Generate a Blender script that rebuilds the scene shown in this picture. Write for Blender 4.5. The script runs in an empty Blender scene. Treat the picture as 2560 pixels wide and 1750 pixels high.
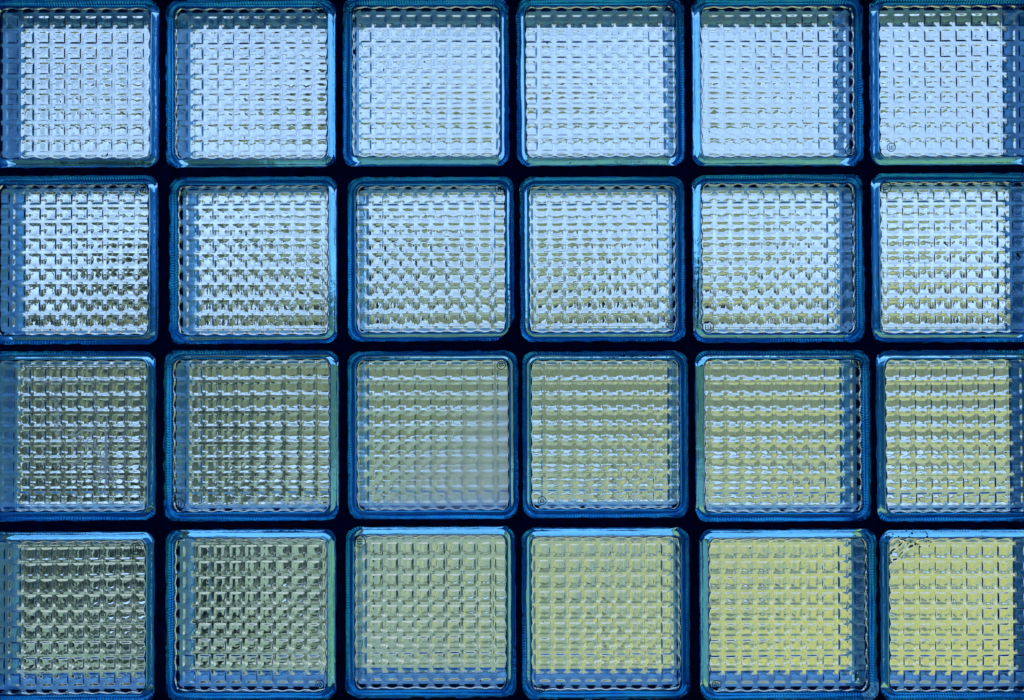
import bpy, math, random
import numpy as np
from mathutils import Matrix, Vector, Euler

random.seed(7)
rng = np.random.default_rng(11)
S = bpy.context.scene
C = S.collection

# ------------------------------------------------------------------ camera
EYE = 1.50
ZC = EYE + 0.0160                       # height of the middle of the block panel
cam_d = bpy.data.cameras.new('camera')
cam = bpy.data.objects.new('camera', cam_d)
C.objects.link(cam)
cam_d.sensor_width = 36.0
cam_d.lens = 36.0 * 2300.0 / 2560.0
cam_d.clip_start = 0.01
cam_d.clip_end = 500.0
pitch, roll = 0.012, 0.00402
cp, sp, cr, sr = math.cos(pitch), math.sin(pitch), math.cos(roll), math.sin(roll)
Rp = np.array([[1, 0, 0], [0, cp, sp], [0, -sp, cp]])
Rr = np.array([[cr, 0, -sr], [0, 1, 0], [sr, 0, cr]])
Rm = Rr @ Rp
right, fwd, up = Rm[0], Rm[1], Rm[2]
cam.matrix_world = Matrix(((right[0], up[0], -fwd[0], -0.0051),
                           (right[1], up[1], -fwd[1], -1.0365),
                           (right[2], up[2], -fwd[2], EYE),
                           (0, 0, 0, 1)))
S.camera = cam

# ------------------------------------------------------------------ world, sun, exposure
SUN_EL, SUN_AZ = math.radians(48), math.radians(78)   # sun high to the right, just outside of the wall plane
W = bpy.data.worlds.new('World')
S.world = W
W.use_nodes = True
nt = W.node_tree
nt.nodes.clear()
N = nt.nodes.new
L = nt.links.new
out = N('ShaderNodeOutputWorld')
sky = N('ShaderNodeTexSky'); sky.sky_type = 'NISHITA'; sky.sun_disc = False
sky.sun_elevation = SUN_EL; sky.sun_rotation = SUN_AZ
bg_sky = N('ShaderNodeBackground'); bg_sky.inputs['Strength'].default_value = 0.12
L(sky.outputs[0], bg_sky.inputs['Color'])
bg_cl = N('ShaderNodeBackground'); bg_cl.inputs['Color'].default_value = (0.505, 0.655, 0.94, 1)

tc = N('ShaderNodeTexCoord')
mp = N('ShaderNodeMapping'); mp.inputs['Scale'].default_value = (1.6, 1.6, 3.2)
L(tc.outputs['Generated'], mp.inputs['Vector'])
nz = N('ShaderNodeTexNoise'); nz.inputs['Scale'].default_value = 1.7; nz.inputs['Detail'].default_value = 7
nz.inputs['Roughness'].default_value = 0.6
L(mp.outputs[0], nz.inputs['Vector'])
rmp = N('ShaderNodeMapRange'); rmp.inputs['From Min'].default_value = 0.36; rmp.inputs['From Max'].default_value = 0.56
rmp.inputs['To Min'].default_value = 0.0; rmp.inputs['To Max'].default_value = 1.0
L(nz.outputs['Fac'], rmp.inputs['Value'])
mx = N('ShaderNodeMixShader')
L(rmp.outputs[0], mx.inputs[0]); L(bg_sky.outputs[0], mx.inputs[1]); L(bg_cl.outputs[0], mx.inputs[2])
sep = N('ShaderNodeSeparateXYZ'); L(tc.outputs['Generated'], sep.inputs[0])
hz = N('ShaderNodeMapRange'); hz.inputs['From Min'].default_value = 0.05; hz.inputs['From Max'].default_value = 0.42
hz.inputs['To Min'].default_value = 1.30; hz.inputs['To Max'].default_value = 1.04
L(sep.outputs['Z'], hz.inputs['Value']); L(hz.outputs[0], bg_cl.inputs['Strength'])
bg_in = N('ShaderNodeBackground'); bg_in.inputs['Color'].default_value = (0.005, 0.02, 0.25, 1)
bg_in.inputs['Strength'].default_value = 0.16                                     # the unlit indoor side
side = N('ShaderNodeMapRange'); side.inputs['From Min'].default_value = -0.02; side.inputs['From Max'].default_value = 0.0
L(sep.outputs['Y'], side.inputs['Value'])
mx2 = N('ShaderNodeMixShader')
L(side.outputs[0], mx2.inputs[0]); L(bg_in.outputs[0], mx2.inputs[1]); L(mx.outputs[0], mx2.inputs[2])
L(mx2.outputs[0], out.inputs['Surface'])

sun_d = bpy.data.lights.new('sun', 'SUN'); sun_d.energy = 4.0; sun_d.angle = math.radians(0.5)
sun_d.color = (1.0, 0.95, 0.86)
sun = bpy.data.objects.new('sun', sun_d); C.objects.link(sun)
sd = Vector((math.sin(SUN_AZ) * math.cos(SUN_EL), math.cos(SUN_AZ) * math.cos(SUN_EL), math.sin(SUN_EL)))
sun.rotation_euler = sd.to_track_quat('Z', 'Y').to_euler()
sun.location = sd * 30

S.view_settings.view_transform = 'Standard'
S.view_settings.look = 'None'
S.view_settings.gamma = 1.0
S.view_settings.use_curve_mapping = False
S.view_settings.exposure = 0.35
S.render.engine = 'CYCLES'
cy = S.cycles
cy.max_bounces = 28; cy.transmission_bounces = 28; cy.glossy_bounces = 10; cy.diffuse_bounces = 4
cy.transparent_max_bounces = 12
cy.caustics_refractive = True; cy.caustics_reflective = True
cy.sample_clamp_indirect = 5.0
cy.blur_glossy = 0.3
cy.use_denoising = True

# ------------------------------------------------------------------ helpers
def tag(o, label=None, cat=None, group=None, kind=None):
    if label: o['label'] = label
    if cat: o['category'] = cat
    if group: o['group'] = group
    if kind: o['kind'] = kind
    return o

def mesh_np(name, V, F, smooth=True, mats=(), mat_idx=None):
    """V (n,3), F list of arrays (quads (m,4) / tris (k,3) / single ngons)"""
    me = bpy.data.meshes.new(name)
    V = np.asarray(V, dtype=np.float32)
    me.vertices.add(len(V)); me.vertices.foreach_set('co', V.ravel())
    loops, starts, tot = [], [], 0
    for f in F:
        f = np.atleast_2d(np.asarray(f, dtype=np.int32))
        loops.append(f.ravel())
        starts.append(tot + np.arange(len(f), dtype=np.int32) * f.shape[1])
        tot += f.size
    loops = np.concatenate(loops); starts = np.concatenate(starts)
    me.loops.add(len(loops)); me.loops.foreach_set('vertex_index', loops)
    me.polygons.add(len(starts)); me.polygons.foreach_set('loop_start', starts)
    me.update(calc_edges=True)
    me.validate()
    me.polygons.foreach_set('use_smooth', np.full(len(me.polygons), smooth) if np.isscalar(smooth) else np.asarray(smooth))
    for m in mats: me.materials.append(m)
    if mat_idx is not None: me.polygons.foreach_set('material_index', np.asarray(mat_idx, dtype=np.int32))
    me.update()
    return me

def link(name, me, parent=None, loc=(0, 0, 0), rot=(0, 0, 0)):
    o = bpy.data.objects.new(name, me); C.objects.link(o)
    o.location = loc; o.rotation_euler = rot
    if parent: o.parent = parent
    return o

def new_mat(name):
    m = bpy.data.materials.new(name); m.use_nodes = True
    t = m.node_tree; t.nodes.clear()
    o = t.nodes.new('ShaderNodeOutputMaterial')
    return m, t, o

def square_perimeter(n):
    """4n points counter clockwise on the square |p|inf = 1"""
    a = np.linspace(-1, 1, n + 1)[:-1]
    o = np.ones(n)
    return np.concatenate([np.c_[a, -o], np.c_[o, a], np.c_[-a, o], np.c_[-o, -a]])

def rounded(P, half, r):
    """square coordinates (already in metres) -> rounded square with half width half and corner radius r"""
    Q = P.copy()
    k = half - r
    ax, az = np.abs(P[:, 0]), np.abs(P[:, 1])
    m = (ax > k) & (az > k)
    a = (ax[m] - k) / r; b = (az[m] - k) / r
    # the square corner cell turned into a quarter disc
    na = a * np.sqrt(np.clip(1 - b * b / 2, 0, 1)); nb = b * np.sqrt(np.clip(1 - a * a / 2, 0, 1))
    Q[m, 0] = np.sign(P[m, 0]) * (k + na * r); Q[m, 1] = np.sign(P[m, 1]) * (k + nb * r)
    return Q

def smooth_noise(x, z, freq, seed, amp=1.0):
    r = np.random.default_rng(seed)
    out = np.zeros_like(x)
    for k in range(7):
        th = r.uniform(0, 2 * np.pi); f = freq * r.uniform(0.6, 1.5)
        out += np.sin((x * np.cos(th) + z * np.sin(th)) * f + r.uniform(0, 6.28))
    return out * amp / 7 ** 0.5

# ------------------------------------------------------------------ materials
def glass_mat(name, color=(0.97, 0.99, 1.0), rough=0.0, bump=0.12, scale=60.0):
    m, t, o = new_mat(name)
    g = t.nodes.new('ShaderNodeBsdfGlass'); g.inputs['IOR'].default_value = 1.5
    g.inputs['Color'].default_value = (*color, 1); g.inputs['Roughness'].default_value = rough
    c = t.nodes.new('ShaderNodeTexCoord')
    n1 = t.nodes.new('ShaderNodeTexNoise'); n1.inputs['Scale'].default_value = scale
    n1.inputs['Detail'].default_value = 3
    t.links.new(c.outputs['Object'], n1.inputs['Vector'])
    b = t.nodes.new('ShaderNodeBump'); b.inputs['Strength'].default_value = bump
    b.inputs['Distance'].default_value = 0.002
    t.links.new(n1.outputs['Fac'], b.inputs['Height'])
    t.links.new(b.outputs[0], g.inputs['Normal'])
    t.links.new(g.outputs[0], o.inputs['Surface'])
    return m, t, o, g, c, b

M_pane = glass_mat('pressed_glass', color=(0.935, 0.985, 1.0))[0]
m_, t_, o_, g_, c_, b_ = glass_mat('edge_glass', color=(0.66, 0.90, 1.0), bump=0.25, scale=90)
va = t_.nodes.new('ShaderNodeVolumeAbsorption'); va.inputs['Color'].default_value = (0.0, 0.66, 1.0, 1)
va.inputs['Density'].default_value = 4.0
t_.links.new(va.outputs[0], o_.inputs['Volume'])
M_edge = m_

# glass with a milky film of condensation creeping in from one corner
m_, t_, o_, g_, c_, b_ = glass_mat('fogged_glass', color=(0.935, 0.985, 1.0))
sx = t_.nodes.new('ShaderNodeSeparateXYZ'); t_.links.new(c_.outputs['Object'], sx.inputs[0])
sz = t_.nodes.new('ShaderNodeMath'); sz.operation = 'SUBTRACT'
t_.links.new(sx.outputs['X'], sz.inputs[0]); t_.links.new(sx.outputs['Z'], sz.inputs[1])
nn = t_.nodes.new('ShaderNodeTexNoise'); nn.inputs['Scale'].default_value = 22; nn.inputs['Detail'].default_value = 4
t_.links.new(c_.outputs['Object'], nn.inputs['Vector'])
ad = t_.nodes.new('ShaderNodeMath'); ad.operation = 'MULTIPLY_ADD'; ad.inputs[1].default_value = 0.10
t_.links.new(nn.outputs['Fac'], ad.inputs[0]); t_.links.new(sz.outputs[0], ad.inputs[2])
rg = t_.nodes.new('ShaderNodeMapRange'); rg.inputs['From Min'].default_value = 0.03; rg.inputs['From Max'].default_value = 0.17
rg.inputs['To Max'].default_value = 0.8
t_.links.new(ad.outputs[0], rg.inputs['Value'])
g2 = t_.nodes.new('ShaderNodeBsdfGlass'); g2.inputs['Roughness'].default_value = 0.42; g2.inputs['IOR'].default_value = 1.5
g2.inputs['Color'].default_value = (0.88, 0.92, 1, 1)
ms = t_.nodes.new('ShaderNodeMixShader')
t_.links.new(rg.outputs[0], ms.inputs[0]); t_.links.new(g_.outputs[0], ms.inputs[1]); t_.links.new(g2.outputs[0], ms.inputs[2])
t_.links.new(ms.outputs[0], o_.inputs['Surface'])
M_fog = m_

# blue sealing coat on the outside of the block edges, seen through the glass
def coat_mat(name, c0, c1, gloss, rough):
    m, t, o = new_mat(name)
    c = t.nodes.new('ShaderNodeTexCoord')
    n1 = t.nodes.new('ShaderNodeTexNoise'); n1.inputs['Scale'].default_value = 45; n1.inputs['Detail'].default_value = 6
    t.links.new(c.outputs['Object'], n1.inputs['Vector'])
    cr1 = t.nodes.new('ShaderNodeValToRGB')
    cr1.color_ramp.elements[0].position = 0.32; cr1.color_ramp.elements[0].color = (*c0, 1)
    cr1.color_ramp.elements[1].position = 0.66; cr1.color_ramp.elements[1].color = (*c1, 1)
    t.links.new(n1.outputs['Fac'], cr1.inputs[0])
    df = t.nodes.new('ShaderNodeBsdfDiffuse'); t.links.new(cr1.outputs[0], df.inputs['Color'])
    gl = t.nodes.new('ShaderNodeBsdfGlossy'); gl.inputs['Roughness'].default_value = rough
    t.links.new(cr1.outputs[0], gl.inputs['Color'])
    ms = t.nodes.new('ShaderNodeMixShader'); ms.inputs[0].default_value = gloss
    t.links.new(df.outputs[0], ms.inputs[1]); t.links.new(gl.outputs[0], ms.inputs[2])
    t.links.new(ms.outputs[0], o.inputs['Surface'])
    return m
M_coat = coat_mat('edge_coating', (0.03, 0.46, 0.95), (0.12, 0.70, 1.0), 0.85, 0.12)
M_coat_deep = coat_mat('inner_edge_coating', (0.13, 0.46, 0.84), (0.26, 0.64, 1.0), 0.3, 0.15)
M_lip = coat_mat('dark_outline_lip', (0.005, 0.015, 0.05), (0.01, 0.03, 0.10), 0.3, 0.3)  # added strip behind the pane edge, dark refracted outline put into its colour

m, t, o = new_mat('bare_white_edge')
p = t.nodes.new('ShaderNodeBsdfDiffuse'); p.inputs['Color'].default_value = (0.85, 0.85, 0.82, 1)
t.links.new(p.outputs[0], o.inputs['Surface'])
M_bare = m

def rough_mat(name, c0, c1, scale, rough=0.9, bump=0.5, dist=0.002):
    m, t, o = new_mat(name)
    c = t.nodes.new('ShaderNodeTexCoord')
    n1 = t.nodes.new('ShaderNodeTexNoise'); n1.inputs['Scale'].default_value = scale; n1.inputs['Detail'].default_value = 8
    t.links.new(c.outputs['Object'], n1.inputs['Vector'])
    r = t.nodes.new('ShaderNodeValToRGB')
    r.color_ramp.elements[0].position = 0.35; r.color_ramp.elements[0].color = (*c0, 1)
    r.color_ramp.elements[1].position = 0.68; r.color_ramp.elements[1].color = (*c1, 1)
    t.links.new(n1.outputs['Fac'], r.inputs[0])
    p = t.nodes.new('ShaderNodeBsdfPrincipled'); p.inputs['Roughness'].default_value = rough
    t.links.new(r.outputs[0], p.inputs['Base Color'])
    b = t.nodes.new('ShaderNodeBump'); b.inputs['Strength'].default_value = bump; b.inputs['Distance'].default_value = dist
    t.links.new(n1.outputs['Fac'], b.inputs['Height']); t.links.new(b.outputs[0], p.inputs['Normal'])
    t.links.new(p.outputs[0], o.inputs['Surface'])
    return m

M_mortar = rough_mat('dark_mortar', (0.10, 0.10, 0.12), (0.22, 0.22, 0.25), 70)
M_wall = rough_mat('dark_render', (0.10, 0.10, 0.12), (0.16, 0.16, 0.18), 12)
m, t, o = new_mat('patchy_lawn')                       # green on the left, sun-bleached and flowering on the right
c = t.nodes.new('ShaderNodeTexCoord'); sx = t.nodes.new('ShaderNodeSeparateXYZ'); t.links.new(c.outputs['Object'], sx.inputs[0])
n1 = t.nodes.new('ShaderNodeTexNoise'); n1.inputs['Scale'].default_value = 0.9; n1.inputs['Detail'].default_value = 9; n1.inputs['Roughness'].default_value = 0.7
n2 = t.nodes.new('ShaderNodeTexNoise'); n2.inputs['Scale'].default_value = 7.0; n2.inputs['Detail'].default_value = 6; n2.inputs['Roughness'].default_value = 0.75
t.links.new(c.outputs['Object'], n1.inputs['Vector']); t.links.new(c.outputs['Object'], n2.inputs['Vector'])
q = t.nodes.new('ShaderNodeMath'); q.operation = 'MULTIPLY_ADD'; q.inputs[1].default_value = 2.2
t.links.new(n1.outputs['Fac'], q.inputs[0]); t.links.new(sx.outputs['X'], q.inputs[2])
r1 = t.nodes.new('ShaderNodeMapRange'); r1.inputs['From Min'].default_value = 0.4; r1.inputs['From Max'].default_value = 2.6
t.links.new(q.outputs[0], r1.inputs['Value'])
def ramp(c0, c1, a=0.36, b=0.64):
    r = t.nodes.new('ShaderNodeValToRGB'); r.color_ramp.elements[0].position = a; r.color_ramp.elements[0].color = (*c0, 1)
    r.color_ramp.elements[1].position = b; r.color_ramp.elements[1].color = (*c1, 1)
    t.links.new(n2.outputs['Fac'], r.inputs[0]); return r
ra = ramp((0.09, 0.16, 0.12), (0.36, 0.44, 0.35), 0.40, 0.62); rb = ramp((0.17, 0.25, 0.07), (0.74, 0.60, 0.14), 0.40, 0.60)
ry = t.nodes.new('ShaderNodeMapRange'); ry.inputs['From Min'].default_value = 4.0; ry.inputs['From Max'].default_value = 10.0
ry.inputs['To Min'].default_value = 1.0; ry.inputs['To Max'].default_value = 0.25; t.links.new(sx.outputs['Y'], ry.inputs['Value'])
mu = t.nodes.new('ShaderNodeMath'); mu.operation = 'MULTIPLY'; t.links.new(r1.outputs[0], mu.inputs[0]); t.links.new(ry.outputs[0], mu.inputs[1])
mxc = t.nodes.new('ShaderNodeMixRGB'); t.links.new(mu.outputs[0], mxc.inputs[0]); t.links.new(ra.outputs[0], mxc.inputs[1]); t.links.new(rb.outputs[0], mxc.inputs[2])
p = t.nodes.new('ShaderNodeBsdfPrincipled'); p.inputs['Roughness'].default_value = 0.9; t.links.new(mxc.outputs[0], p.inputs['Base Color'])
t.links.new(p.outputs[0], o.inputs['Surface'])
M_lawn = m
M_path = rough_mat('pale_gravel', (0.42, 0.42, 0.38), (0.64, 0.64, 0.58), 9.0)
M_leaf = rough_mat('dark_foliage', (0.09, 0.14, 0.09), (0.22, 0.28, 0.18), 3.0, 0.6)
M_hedge = rough_mat('hedge_foliage', (0.09, 0.16, 0.13), (0.28, 0.37, 0.30), 5.0, 0.5)
M_grime = rough_mat('black_grime', (0.01, 0.01, 0.01), (0.03, 0.028, 0.025), 300, 0.8)

m, t, o = new_mat('stamp_glass')
g = t.nodes.new('ShaderNodeBsdfGlass'); g.inputs['Color'].default_value = (0.14, 0.24, 0.3, 1); g.inputs['Roughness'].default_value = 0.1
t.links.new(g.outputs[0], o.inputs['Surface'])
M_stamp = m

m, t, o = new_mat('web_silk')
d1 = t.nodes.new('ShaderNodeBsdfTranslucent'); d1.inputs['Color'].default_value = (0.9, 0.95, 1, 1)
d2 = t.nodes.new('ShaderNodeBsdfTransparent')
ms = t.nodes.new('ShaderNodeMixShader'); ms.inputs[0].default_value = 0.12
t.links.new(d1.outputs[0], ms.inputs[1]); t.links.new(d2.outputs[0], ms.inputs[2]); t.links.new(ms.outputs[0], o.inputs['Surface'])
M_silk = m

# ------------------------------------------------------------------ glass block meshes
HB = 0.0960      # half width of a block
HI = 0.0850      # half width of the inner window
DEPTH = 0.070
PER = 0.0175     # period of the pressed grid

def cell(t):
    """one period of the pressed pattern: flat pad, sloping facets, narrow groove"""
    d = np.abs(((t + 0.5) % 1.0) - 0.5)
    v = np.clip((0.42 - d) / 0.165, 0, 1)
    return v

def relief(x, z, px, pz, seed):
    X = x + smooth_noise(x, z, 60, seed, 0.00022); Z = z + smooth_noise(x, z, 55, seed + 1, 0.00022)
    a = cell(X / PER + px); b = cell(Z / PER + pz)
    k = 0.12
    h = np.clip(0.5 + 0.5 * (b - a) / k, 0, 1)
    v = b * (1 - h) + a * h - k * h * (1 - h)             # smooth minimum: hipped pads
    v = np.clip(v, 0, 1)
    v = v * v * (3 - 2 * v) * 0.42 + v * 0.58
    ga = np.abs(((X / PER + px) % 1.0) - 0.5); gb = np.abs(((Z / PER + pz) % 1.0) - 0.5)
    rid = np.maximum(np.exp(-(ga / 0.035) ** 2), np.exp(-(gb / 0.035) ** 2)) * 0.00016          # fine seam in the grooves
    u = np.cos(2 * np.pi * (X / PER + px)) * np.cos(2 * np.pi * (Z / PER + pz))
    amp = 0.00130 * (1 + smooth_noise(x, z, 40, seed + 2, 0.10))
    return amp * v + 0.00016 * u + rid * 0.8 + smooth_noise(x, z, 420, seed + 3, 0.000022) + smooth_noise(x, z, 110, seed + 5, 0.00007) + smooth_noise(x, z, 30, seed + 4, 0.00025)

def pane_mesh(name, px, pz, seed, mat=M_pane, broken=False):
    n = 264
    g = np.linspace(-1, 1, n + 1)
    GX, GZ = np.meshgrid(g, g, indexing='ij')
    P = np.c_[GX.ravel(), GZ.ravel()] * HI
    Q = rounded(P, HI, 0.008)
    ap, bp = np.abs(P[:, 0]), np.abs(P[:, 1])
    sx = 0.0014 * (1 - np.cos(2 * np.pi * (P[:, 1] / PER + pz))) * 0.5 * np.clip((ap - HI + 0.004) / 0.004, 0, 1)
    sz = 0.0014 * (1 - np.cos(2 * np.pi * (P[:, 0] / PER + px))) * 0.5 * np.clip((bp - HI + 0.004) / 0.004, 0, 1)
    Q[:, 0] -= np.sign(P[:, 0]) * sx; Q[:, 1] -= np.sign(P[:, 1]) * sz
    x, z = Q[:, 0], Q[:, 1]
    h = relief(x, z, px, pz, seed)
    edge = np.clip((HI - np.maximum(np.abs(P[:, 0]), np.abs(P[:, 1]))) / 0.0016, 0, 1)
    if broken:
        dd = np.hypot(x + HI, z - HI) + smooth_noise(x, z, 160, 5, 0.003)
        mk = np.clip((0.034 - dd) / 0.010, 0, 1)
        sh = smooth_noise(x - z, x + z, 420, 77, 0.0012) + np.abs(((x - z) * 90 + smooth_noise(x, z, 120, 31, 0.25)) % 1 - 0.5) * 0.0022
        h = h * (1 - mk) + sh * mk
    y_in = 0.0075 + h * (0.55 + 0.45 * edge)
    m = n + 1
    idx = np.arange(m * m).reshape(m, m)
    Vi = np.c_[x, y_in, z]
    quads = np.stack([idx[:-1, :-1], idx[1:, :-1], idx[1:, 1:], idx[:-1, 1:]], -1).reshape(-1, 4)   # checked by recalculating below
    per = np.concatenate([idx[:-1, 0], idx[-1, :-1], idx[::-1, -1][:-1], idx[0, ::-1][:-1]])
    # two outer loops (a tiny bevel) and the flat outer face
    base = m * m
    pp = Q[per]
    l1 = np.c_[pp[:, 0], np.full(len(per), 0.0016), pp[:, 1]]
    l2 = np.c_[pp[:, 0] * (1 - 0.0006 / HI), np.full(len(per), 0.0010), pp[:, 1] * (1 - 0.0006 / HI)]
    V = np.concatenate([Vi, l1, l2])
    k = len(per); a = np.arange(k); b = (a + 1) % k
    s1 = np.c_[per[a], per[b], base + b, base + a]
    s2 = np.c_[base + a, base + b, base + k + b, base + k + a]
    cap = (base + k + a)[None, :]
    F = [quads[:, ::-1], s1, s2, cap]
    sm = np.concatenate([np.ones(len(quads)), np.zeros(k), np.ones(k), np.zeros(1)]).astype(bool)
    return mesh_np(name, V, F, sm, [mat])

def wall_mesh(name, seed, bare_corner=False):
    n = 330
    sq = square_perimeter(n)
    R = 0.0125
    # profile: (half width, depth, corner radius, kind) outer side first
    prof = [(HI + 0.0004, 0.0026, 0.0085, 'g'), (HI + 0.0011, 0.0008, 0.009, 'g'), (HI + 0.0022, 0.0, 0.010, 'g'), (HI + 0.0026, 0.0, 0.010, 'g'), (HB - 0.0034, 0.0, R - 0.002, 'g'), (HB - 0.0030, 0.0, R - 0.002, 'g'),
            (HB - 0.0012, 0.0004, R, 'g'), (HB, 0.0018, R, 'g'),
            (HB - 0.0008, 0.0040, R, 'r'), (HB - 0.0022, 0.0070, R, 'r'), (HB - 0.0037, 0.0100, R, 'r'),
            (HB - 0.0052, 0.0150, R, 'c'), (HB - 0.0062, 0.0230, R, 'c'), (HB - 0.0065, 0.0400, R, 'c'),
            (HB - 0.0058, 0.0570, R, 'c'), (HB - 0.0030, 0.0700, R, 'c'),
            (HB, 0.0782, R, 'c'), (HB - 0.0015, 0.0800, R, 'g'),
            (HI + 0.0008, 0.0800, 0.0085, 'g'), (HI + 0.0004, 0.0796, 0.0085, 'g'), (HI + 0.0004, 0.0790, 0.0085, 'g'),
            (HI + 0.0004, 0.0132, 0.0085, 'g'), (HI + 0.0004, 0.0126, 0.0085, 'l'), (HI - 0.0011, 0.0126, 0.0080, 'l'), (HI - 0.0011, 0.0114, 0.0080, 'l'),
            (HI + 0.0004, 0.0114, 0.0085, 'g'), (HI + 0.0004, 0.0108, 0.0085, 'g'), (HI + 0.0004, 0.0032, 0.0085, 'g')]
    loops = []
    s = np.arange(4 * n) / n * (2 * HB)                       # running length
    for (hw, y, r, kd) in prof:
        if y > 0.02: y *= DEPTH / 0.080
        Q = rounded(sq * hw, hw, r)
        nrm = np.linalg.norm(Q, axis=1, keepdims=True)
        wob = smooth_noise(s * 1.0, s * 0 + y, 70, seed, 0.00018)
        if kd == 'r':
            rib = np.sin(2 * np.pi * (s / 0.0031 + y / 0.0065))
            wob = wob + rib * 0.00065 * np.clip(1 + smooth_noise(s, s * 0, 25, seed + 9, 0.6), 0.1, 1.6)
        if kd == 'c':
            wob = wob * 2.0
        Q = Q + Q / nrm * wob[:, None]
        loops.append(np.c_[Q[:, 0], np.full(len(Q), y), Q[:, 1]])
    V = np.concatenate(loops)
    k = 4 * n; a = np.arange(k); b = (a + 1) % k
    F, mi = [], []
    kd_of = [p[3] for p in prof]
    for j in range(len(prof)):
        j2 = (j + 1) % len(prof)
        F.append(np.c_[j * k + a, j * k + b, j2 * k + b, j2 * k + a][:, ::-1])
        coat = 7 <= j <= 15
        mm = np.full(k, (1 if j <= 10 else 3) if coat else 0)
        if kd_of[j] == 'l': mm = np.full(k, 4)
        if bare_corner and 7 <= j <= 15:
            q = loops[j]
            arc = (q[:, 0] > HB - 0.015) & (q[:, 2] < -HB + 0.019)
            mm[arc] = 0                                    # coating flaked off here, daylight comes down the bare glass
        mi.append(mm)
    return mesh_np(name, V, F, True, [M_edge, M_coat, M_bare, M_coat_deep, M_lip], np.concatenate(mi))

def tube(pts, r, seg=8, closed=False):
    pts = [Vector(p) for p in pts]
    V, F = [], []
    n = len(pts)
    for i, p in enumerate(pts):
        a = pts[(i - 1) % n] if (closed or i > 0) else p
        b = pts[(i + 1) % n] if (closed or i < n - 1) else p
        t = (b - a).normalized()
        u = t.cross(Vector((0, 1, 0)))
        if u.length < 1e-4: u = t.cross(Vector((1, 0, 0)))
        u.normalize(); w = t.cross(u)
        for k in range(seg):
            ang = 2 * math.pi * k / seg
            V.append(p + (u * math.cos(ang) + w * math.sin(ang)) * r)
    m = n if closed else n - 1
    for i in range(m):
        for k in range(seg):
            F.append((i * seg + k, i * seg + (k + 1) % seg, ((i + 1) % n) * seg + (k + 1) % seg, ((i + 1) % n) * seg + k))
    if not closed:
        F.append(tuple(range(seg))[::-1]); F.append(tuple((n - 1) * seg + k for k in range(seg)))
    return V, F

def join_tubes(name, parts, mat):
    V, F = [], []
    for v, f in parts:
        o = len(V); V += [tuple(p) for p in v]; F += [tuple(i + o for i in q) for q in f]
    me = bpy.data.meshes.new(name); me.from_pydata(V, [], F); me.update()
    me.polygons.foreach_set('use_smooth', np.ones(len(me.polygons), bool)); me.materials.append(mat)
    return me

def stamp_mesh(R):
    ring = [(R * math.cos(2 * math.pi * k / 28), 0, R * math.sin(2 * math.pi * k / 28)) for k in range(28)]
    parts = [tube(ring, 0.00045, closed=True)]
    w, h = R * 0.42, R * 0.45
    for x in (-w, 0, w):
        parts.append(tube([(x, 0, -h), (x, 0, h)], 0.00045))
    parts.append(tube([(-w * 1.25, 0, -h), (w * 1.25, 0, -h)], 0.00034))
    return join_tubes('maker_stamp', parts, M_stamp)

ST_S, ST_L = stamp_mesh(0.0046), stamp_mesh(0.0063)
panes = [pane_mesh('front_pane', 0.5 * (k % 2), 0.0, 100 + 17 * k) for k in range(4)]
backs = {(a, b): pane_mesh('back_pane', a / 2, b / 2, 300 + 13 * a + 29 * b) for a in (0, 1) for b in (0, 1)}
walls = [wall_mesh('side_wall', 500 + k) for k in range(3)]
fog_pane = pane_mesh('front_pane', 0.5, 0.0, 190, M_fog)
broken_pane = pane_mesh('front_pane', 0.5, 0.0, 230, broken=True)
bare_wall = wall_mesh('side_wall', 555, True)

# outer edges of every block on the wall, in millimetres from the middle of the panel: left, right, top, bottom
D = 1000.0
RECT = [
[(-597.7, -403.7, 396.9, 204.9), (-396.5, -203.3, 396.1, 204.1), (-195.2, -7.5, 397.1, 205.1), (1.5, 191.9, 396.3, 204.3), (200.1, 394.1, 395.5, 203.5), (401.7, 595.7, 395.4, 203.4)],
[(-598.9, -404.9, 196.3, 5.2), (-392.7, -202.3, 194.1, 4.4), (-190.6, -2.0, 192.9, 6.7), (4.8, 190.7, 192.1, 5.9), (199.3, 393.7, 194.0, 4.0), (401.8, 595.8, 195.0, 3.3)],
[(-601.1, -407.1, -2.9, -193.6), (-398.5, -200.4, -2.6, -195.1), (-191.0, 1.3, -4.5, -193.9), (6.2, 193.5, -5.3, -193.3), (201.1, 399.7, -5.0, -198.1), (405.5, 599.5, -5.8, -198.9)],
[(-602.3, -408.3, -206.2, -398.7), (-396.6, -204.4, -204.3, -396.8), (-193.6, -2.2, -201.9, -394.4), (5.4, 193.6, -204.1, -396.6), (204.8, 405.1, -206.7, -399.2), (407.8, 601.8, -207.4, -399.9)],
]

RECT = [[(l - 0.7, r + 0.7, t + 0.7, b - 0.7) for l, r, t, b in row] for row in RECT]

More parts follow.
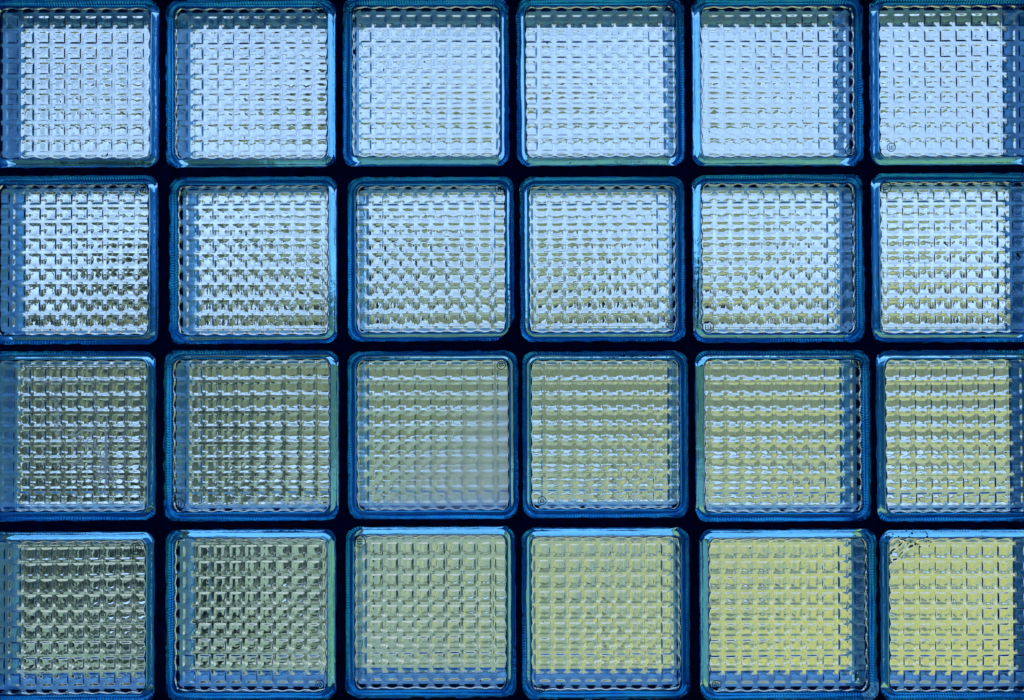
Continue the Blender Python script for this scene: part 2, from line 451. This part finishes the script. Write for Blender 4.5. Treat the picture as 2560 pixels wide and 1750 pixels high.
LABELS = [
 ['pale blue glass block cut off at the left edge of the top row',
  'pale blue glass block second from left in the top row',
  'pale blue glass block third from left in the top row, stamped at upper left',
  'pale lilac blue glass block fourth from left in the top row',
  'pale blue glass block fifth from left in the top row',
  'sky blue glass block at the top right corner of the wall'],
 ['glass block at the left edge of the second row, stamped at upper right',
  'glass block with rows of dark dashes, second from left in the second row',
  'glass block with a mortar-smeared lower right corner and black stamp at upper right',
  'olive striped glass block, fourth from left in the second row',
  'glass block with large round stamp at lower left, fifth in the second row',
  'glass block at the right edge of the second row, stamped at upper left'],
 ['dark green glass block at left edge with white cobweb threads across it',
  'dark green clear glass block second from left in the third row',
  'milky fogged glass block with a grey film at its lower right',
  'green glass block with upright white glints, fourth in the third row',
  'olive yellow glass block fifth from left in the third row',
  'olive yellow glass block at the right edge of the third row'],
 ['dark grey green glass block at the lower left corner of the wall',
  'grey green glass block second from left in the bottom row',
  'pale green glass block third from left in the bottom row',
  'green and yellow glass block fourth from left in the bottom row',
  'bright yellow glass block with a chipped lower right corner',
  'bright yellow glass block with a shattered upper left corner']]

# stamps: row, column, x, z on the block (mm from its centre), large?, rotation
STAMPS = [(0, 0, -89, -74, 0, 0), (0, 1, 76, 84, 1, 2), (0, 1, 89, -89, 0, 1), (0, 2, -86, 84, 1, 1.2), (0, 3, 82, 84, 1, 1.6), (0, 4, 80, -78, 1, 0.4), (0, 5, -73, -75, 0, 0),
          (1, 0, 80, 78, 1, 0.3), (1, 1, -79, 76, 0, 1.5), (1, 2, 80, 80, 1, 3.1), (1, 3, 77, -76, 0, 1.5), (1, 4, -79, -78, 1, 0), (1, 5, -80, 79, 1, 1.4),
          (2, 1, -78, -76, 1, 0), (2, 2, 77, 79, 0, 2.6), (2, 3, -73, -75, 0, 0), (2, 4, 80, 82, 1, 0.1),
          (3, 0, 75, 76, 1, 0), (3, 1, 78, -76, 0, 0.5), (3, 2, -79, 79, 1, 1.57), (3, 3, -75, -82, 0, 0.2), (3, 4, -78, -76, 0, 0.5)]

GRP = 'glass blocks in the wall'
first = None
blocks = {}
for i in range(4):
    for j in range(6):
        l, r, tp, bt = RECT[i][j]
        cx, cz = (l + r) / 2 / D, (tp + bt) / 2 / D + ZC
        b = bpy.data.objects.new('glass_block', None); C.objects.link(b)
        b.empty_display_size = 0.02
        b.location = (cx, random.uniform(-0.0006, 0.0006), cz)
        b.scale = ((r - l) / D / (2 * HB), 1, (tp - bt) / D / (2 * HB))
        b.rotation_euler = (random.gauss(0, 0.004), random.gauss(0, 0.0022), random.gauss(0, 0.004))
        tag(b, LABELS[i][j], 'glass block', GRP)
        k = i * 6 + j
        fp = fog_pane if (i, j) == (2, 2) else broken_pane if (i, j) == (3, 5) else panes[(k * 7 + i) % 4]
        o = link('front_pane', fp, b, (0, 0.0008, 0))
        if (i, j) == (2, 2): o['label'] = 'fogged milky front pane'
        if (i, j) == (3, 5): o['label'] = 'front pane shattered at its upper left corner'
        if (i, j) not in ((2, 2), (3, 5)) and random.random() < 0.5: o.rotation_euler = (0, math.pi, 0)
        # the two pressed grids of a block are half a cell out of step
        pf = 0.5 * (((k * 7 + i) % 4) % 2) if (i, j) not in ((2, 2), (3, 5)) else 0.5
        gx, gz = cx * 0.054 / PER, (cz - EYE) * 0.054 / PER
        bx = min((0, 1), key=lambda a: abs(((-a / 2 - gx + pf) % 1.0) - 0.5))
        bz = min((0, 1), key=lambda a: abs(((-a / 2 - gz) % 1.0) - 0.5))
        o = link('back_pane', backs[bx, bz], b, (0, DEPTH - 0.0008, 0), (0, 0, math.pi))
        w = bare_wall if (i, j) == (3, 4) else walls[(k * 2 + i) % 3]
        o = link('side_wall', w, b)
        if (i, j) == (3, 4): o['label'] = 'side wall with its coating chipped off at the lower right corner'
        else: o.rotation_euler = (0, random.choice((0, 1, 2, 3)) * math.pi / 2, 0)
        blocks[i, j] = b
for (i, j, x, z, big, rot) in STAMPS:
    link('maker_stamp', ST_L if big else ST_S, blocks[i, j], (x / D, -0.0001, z / D), (0, rot, 0))

# ------------------------------------------------------------------ mortar between the blocks
def mortar():
    V, F = [], []
    n = 90
    sq = square_perimeter(n)
    def corner(a, b):                                          # where four joints cross; a = row line, b = column line
        X = [0.615 * (-1 if b == 0 else 1)] if b in (0, 6) else [(RECT[i][b - 1][1] + RECT[i][b][0]) / 2 / D for i in (max(a - 1, 0), min(a, 3))]
        Z = [0.4075 if a == 0 else -0.408] if a in (0, 4) else [(RECT[a - 1][j][3] + RECT[a][j][2]) / 2 / D for j in (max(b - 1, 0), min(b, 5))]
        return sum(X) / len(X), sum(Z) / len(Z)
    base = 0
    for i in range(4):
        for j in range(6):
            l, r, tp, bt = [v / D for v in RECT[i][j]]
            cx, cz, hw, hh = (l + r) / 2, (tp + bt) / 2, (r - l) / 2, (tp - bt) / 2
            hole = rounded(sq * (HB - 0.0016), HB - 0.0016, 0.0125) / HB * np.array([hw, hh])
            jit = smooth_noise(hole[:, 0] + j, hole[:, 1] + i, 300, 40 + i * 6 + j, 0.00025) + smooth_noise(hole[:, 0], hole[:, 1], 900, 80 + i * 6 + j, 0.00018)
            if (i, j) == (3, 4):                               # mortar gone from behind the bare corner
                w = np.clip((sq[:, 0] - sq[:, 1]) / 2 - 0.86, 0, 0.14) / 0.14
                hole = hole + np.c_[w, -w] * 0.0045
            hole = hole * (1 + (jit / HB)[:, None]) + np.array([cx, cz])
            tl, tr, bl_, br = corner(i, j), corner(i, j + 1), corner(i + 1, j), corner(i + 1, j + 1)
            u, v = (sq[:, :1] + 1) / 2, (sq[:, 1:] + 1) / 2
            outer = (1 - u) * (1 - v) * np.array(bl_) + u * (1 - v) * np.array(br) + (1 - u) * v * np.array(tl) + u * v * np.array(tr)
            mid = outer * 0.5 + hole * 0.5
            k = 4 * n
            rows = [(outer, 0.0052), (mid, 0.0042), (hole, 0.0030), (hole, 0.0660), (outer, 0.0660)]
            for q, y in rows:
                yy = y + (smooth_noise(q[:, 0], q[:, 1], 260, 3, 0.0004) if y < 0.05 else 0)
                V.append(np.c_[q[:, 0], np.full(k, y) + (yy - y), q[:, 1]])
            a = np.arange(k); b = (a + 1) % k
            for m in range(4):
                F.append(np.c_[base + m * k + a, base + m * k + b, base + (m + 1) * k + b, base + (m + 1) * k + a])
            base += 5 * k
    return mesh_np('mortar', np.concatenate(V), F, True, [M_mortar])
mo = link('mortar_grid', mortar(), None, (0, 0, ZC))
tag(mo, 'nearly black mortar joints forming a grid between all the glass blocks', 'mortar')

# a lump of smeared mortar biting into the lower right corner of one block
def lump(name, outline, y0, y1):
    n = len(outline)
    V = [(x, y0, z) for x, z in outline] + [(x, y1, z) for x, z in outline]
    F = [tuple(range(n)), tuple(range(n, 2 * n))[::-1]] + [(k, n + k, n + (k + 1) % n, (k + 1) % n) for k in range(n)]
    me = bpy.data.meshes.new(name); me.from_pydata(V, [], F); me.update(); me.materials.append(M_mortar)
    return me
l, r, tp, bt = [v / D for v in RECT[1][2]]
pl = [(r + .002, bt + .034)]
nj = 16
for k in range(nj + 1):
    u = k / nj
    x = r - 0.0005 - 0.021 * u ** 1.6 + random.uniform(-.0009, .0009); z = bt + 0.034 - 0.0335 * u ** 0.75 + random.uniform(-.0009, .0009)
    pl.append((x, z))
pl += [(r - .02, bt - .002), (r + .002, bt - .002)]
o = link('mortar_smear', lump('mortar_smear', pl[::-1], -0.0008, 0.006), None, (0, 0, ZC))
tag(o, 'jagged smear of black mortar over the lower right corner of a glass block', 'mortar')

# ------------------------------------------------------------------ dark wall around the panel
def wall():
    ox, oz0, oz1 = 6.0, -0.3, 4.5
    ix, iz0, iz1 = 0.615, ZC - 0.408, ZC + 0.4075
    V, F = [], []
    for y in (-0.02, 0.09):
        V += [(-ox, y, oz0), (ox, y, oz0), (ox, y, oz1), (-ox, y, oz1), (-ix, y, iz0), (ix, y, iz0), (ix, y, iz1), (-ix, y, iz1)]
    for k in range(4):
        k2 = (k + 1) % 4
        F.append((k, k2, 4 + k2, 4 + k)); F.append((8 + k, 12 + k, 12 + k2, 8 + k2))
        F.append((4 + k, 4 + k2, 12 + k2, 12 + k)); F.append((k, 8 + k, 8 + k2, k2))
    me = bpy.data.meshes.new('wall'); me.from_pydata(V, [], F); me.update(); me.materials.append(M_wall)
    return me
tag(link('wall', wall()), kind='structure')

# ------------------------------------------------------------------ outdoors, seen broken up through the glass
def sheet(name, x0, x1, y0, y1, z, mat):
    me = bpy.data.meshes.new(name); me.from_pydata([(x0, y0, z), (x1, y0, z), (x1, y1, z), (x0, y1, z)], [], [(0, 1, 2, 3)]); me.update()
    me.materials.append(mat)
    return tag(link(name, me), kind='structure')
sheet('ground', -150, 150, 0.12, 250, 0.0, M_lawn)
sheet('path', -150, 150, 0.3, 2.3, 0.004, M_path)

for lm in (M_leaf, M_hedge):
    t = lm.node_tree
    o = [n for n in t.nodes if n.type == 'OUTPUT_MATERIAL'][0]; p = [n for n in t.nodes if n.type == 'BSDF_PRINCIPLED'][0]
    tr = t.nodes.new('ShaderNodeBsdfTranslucent'); ms = t.nodes.new('ShaderNodeMixShader'); ms.inputs[0].default_value = 0.4
    t.links.new(p.inputs['Base Color'].links[0].from_socket, tr.inputs['Color'])
    t.links.new(p.outputs[0], ms.inputs[1]); t.links.new(tr.outputs[0], ms.inputs[2]); t.links.new(ms.outputs[0], o.inputs['Surface'])

def hills():
    nx, ny = 160, 40
    X, Y = np.meshgrid(np.linspace(-110, 110, nx + 1), np.linspace(11, 75, ny + 1), indexing='ij')
    u = np.clip((Y - 11) / 36, 0, 1)
    Z = -0.02 + (u * u * (3 - 2 * u)) * (4.0 + smooth_noise(X, Y * 0, 0.09, 21, 0.4) + smooth_noise(X, Y, 0.35, 22, 0.25)) + smooth_noise(X, Y, 1.1, 23, 0.10) * u
    idx = np.arange((nx + 1) * (ny + 1)).reshape(nx + 1, ny + 1)
    q = np.stack([idx[:-1, :-1], idx[1:, :-1], idx[1:, 1:], idx[:-1, 1:]], -1).reshape(-1, 4)
    return mesh_np('hills', np.c_[X.ravel(), Y.ravel(), Z.ravel()], [q], True, [M_hill])
M_hill = rough_mat('hill_meadow', (0.07, 0.10, 0.045), (0.21, 0.24, 0.10), 0.8)
tag(link('hills', hills()), kind='structure')

def leaves(name, blobs, size, count, mat, seed):
    r = np.random.default_rng(seed)
    P = []
    for (x, y, z, rx, ry, rz) in blobs:
        d = r.normal(size=(count, 3)); d /= np.linalg.norm(d, axis=1, keepdims=True)
        rad = r.uniform(0.45, 1.05, (count, 1)) ** 0.6
        P.append(d * rad * np.array([rx, ry, rz]) + np.array([x, y, z]))
    P = np.concatenate(P); P[:, 2] = np.maximum(P[:, 2], 0.02)
    u = r.normal(size=P.shape); u /= np.linalg.norm(u, axis=1, keepdims=True)
    w = np.cross(u, r.normal(size=P.shape)); w /= np.linalg.norm(w, axis=1, keepdims=True)
    s = size * r.uniform(0.6, 1.3, (len(P), 1))
    V = np.stack([P - u * s, P - w * s * 0.6, P + u * s, P + w * s * 0.6], 1).reshape(-1, 3)
    F = np.arange(len(V)).reshape(-1, 4)
    return mesh_np(name, V, [F], False, [mat])

bl = []
for k in range(16):
    x = -52 + k * 3.1 + random.uniform(-.6, .6); h = random.uniform(2.8, 3.6)
    y = random.uniform(24, 30) if k < 13 else random.uniform(34, 40)
    g0 = 1.2 if k < 13 else 3.2
    bl.append((x, y, g0 + h * 0.45, random.uniform(1.5, 2.2), 1.5, h * 0.42))
for x, y, z, q in ((6, 47, 4.4, 1.4), (9.5, 46, 4.3, 1.0), (16, 48, 4.6, 1.7), (24, 46, 4.4, 1.2), (2.5, 46, 4.2, 0.9)):
    bl.append((x, y, z, q * 1.3, q, q))
o = link('tree_line', leaves('tree_line', bl, 0.24, 900, M_leaf, 5))
tag(o, 'dark belt of trees on the rise to the left, glimpsed as green bands through the glass', 'trees', kind='stuff')
bl = [(-5.6 + 0.8 * k, 4.4 + 0.25 * k, 0.75, 0.75, 0.6, 0.8 + 0.1 * (k % 2)) for k in range(5)]
bl += [(-5.4 + 1.3 * k, 3.6 + 0.2 * k, 0.3, 0.45, 0.4, 0.3) for k in range(4)]
o = link('hedge', leaves('hedge', bl, 0.035, 5000, M_hedge, 9))
tag(o, 'dark green shrubbery behind the lower left glass blocks', 'hedge', kind='stuff')

def post():
    V, F = tube([(0, 0, 0), (0, 0, 1.05), (0, 0, 1.12)], 0.06, 16)
    for k in range(32, 48): V[k] = Vector((V[k][0] * 0.5, V[k][1] * 0.5, V[k][2]))
    me = bpy.data.meshes.new('garden_post'); me.from_pydata([tuple(v) for v in V], [], F); me.update()
    m, t, o = new_mat('white_paint'); p = t.nodes.new('ShaderNodeBsdfPrincipled'); p.inputs['Base Color'].default_value = (0.8, 0.8, 0.76, 1)
    t.links.new(p.outputs[0], o.inputs['Surface']); me.materials.append(m)
    return me
tag(link('garden_post', post(), None, (0.62, 3.6, 0)), 'white post outside, seen as upright white glints through the fourth block of the third row', 'post')

# ------------------------------------------------------------------ small things on the glass
def flecks():
    V, F = [], []
    def fleck(x, z, s, asp, ang):
        n = 7; o = len(V)
        for side in (-0.0011, 0.0006):
            for k in range(n):
                a = 2 * math.pi * k / n; rr = s * random.uniform(0.7, 1.2)
                u, w = rr * math.cos(a), rr * asp * math.sin(a)
                V.append((x + u * math.cos(ang) - w * math.sin(ang), side, z + u * math.sin(ang) + w * math.cos(ang)))
        F.append(tuple(o + k for k in range(n))[::-1]); F.append(tuple(o + n + k for k in range(n)))
        for k in range(n): F.append((o + k, o + (k + 1) % n, o + n + (k + 1) % n, o + n + k))
    for _ in range(150):
        fleck(random.uniform(-.57, .57), random.uniform(-.385, .385), random.uniform(.0004, .0010), random.uniform(.4, 1), random.uniform(0, 3))
    for _ in range(22):
        fleck(random.uniform(-.57, .57), random.uniform(-.385, .385), random.uniform(.0012, .0022), 0.22, random.uniform(0, 3))
    l, r, tp, bt = [v / D for v in RECT[3][5]]
    for _ in range(46):                                            # soot round the broken corner
        u = random.uniform(0, 1)
        fleck(l + .006 + .05 * u + random.gauss(0, .003), tp - .012 - .003 * u + random.gauss(0, .0045), random.uniform(.0004, .0012), random.uniform(.3, 1), random.uniform(-.3, .9))
    l, r, tp, bt = [v / D for v in RECT[2][3]]
    for _ in range(22):
        fleck(l + .11 + .045 * random.random(), tp - .006 + random.gauss(0, .0008), random.uniform(.0006, .0016), .5, random.uniform(-.4, .4))
    l, r, tp, bt = [v / D for v in RECT[1][5]]
    fleck(l + .165, bt + .098, .0035, .3, 2.2); fleck(l + .083, bt + .112, .0028, .25, 2.2); fleck(l + .125, bt + .006, .002, .8, 0)
    me = bpy.data.meshes.new('dirt_specks'); me.from_pydata(V, [], F); me.update(); me.materials.append(M_grime)
    return me
tag(link('dirt_specks', flecks(), None, (0, 0, ZC)), 'tiny black specks and flecks of dirt scattered over the glass wall', 'dirt', kind='stuff')

def ribbon(pts, rad):
    V, F = [], []
    for i, p in enumerate(pts):
        a = Vector(pts[max(i - 1, 0)]); b = Vector(pts[min(i + 1, len(pts) - 1)]); t = (b - a).normalized()
        w = t.cross(Vector((0, 1, 0))).normalized() * rad * random.uniform(0.6, 2.4)
        V += [Vector(p) - w, Vector(p) + w]
    for i in range(len(pts) - 1): F.append((2 * i, 2 * i + 1, 2 * i + 3, 2 * i + 2))
    return V, F

def cobweb():
    parts = []
    l, r, tp, bt = [v / D for v in RECT[2][0]]
    def strand(p0, p1, n, wob, rad):
        pts = []
        for k in range(n + 1):
            u = k / n
            pts.append((p0[0] + (p1[0] - p0[0]) * u + random.gauss(0, wob), random.uniform(-.0006, -.0002), p0[1] + (p1[1] - p0[1]) * u + random.gauss(0, wob)))
        parts.append(ribbon(pts, rad))
    strand((-.521, -.038), (-.517, -.098), 26, .0022, .00035 * 1.7)
    strand((-.523, -.052), (-.514, -.094), 22, .0028, .00035 * 1.7)
    strand((-.534, -.054), (-.535, -.092), 14, .0012, .0003 * 1.7)
    strand((-.480, -.028), (-.471, -.085), 20, .0015, .0003 * 1.7)
    strand((-.462, -.075), (-.463, -.165), 16, .0007, .0004 * 1.7)
    strand((-.4615, -.100), (-.4625, -.150), 10, .0006, .0006 * 1.7)
    for q in [(-.44, -.098), (-.448, -.145), (-.475, -.142), (-.477, -.103), (-.449, -.162), (-.472, -.160), (-.497, -.096), (-.503, -.128)]:
        strand((-.463, -.125 + random.uniform(-.02, .02)), q, 9, .0011, .00032 * 1.7)
    strand((-.510, -.098), (-.472, -.090), 8, .0015, .0003 * 1.7)
    strand((-.497, -.082), (-.500, -.118), 9, .0012, .0003 * 1.7)
    strand((-.438, -.040), (-.441, -.135), 14, .0009, .0003 * 1.7)
    strand((-.475, -.085), (-.492, -.130), 10, .0014, .0003 * 1.7)
    return join_tubes('cobweb', parts, M_silk)
tag(link('cobweb', cobweb(), None, (0, 0, ZC)), 'crinkled white cobweb threads stuck on the dark left block of the third row', 'cobweb')
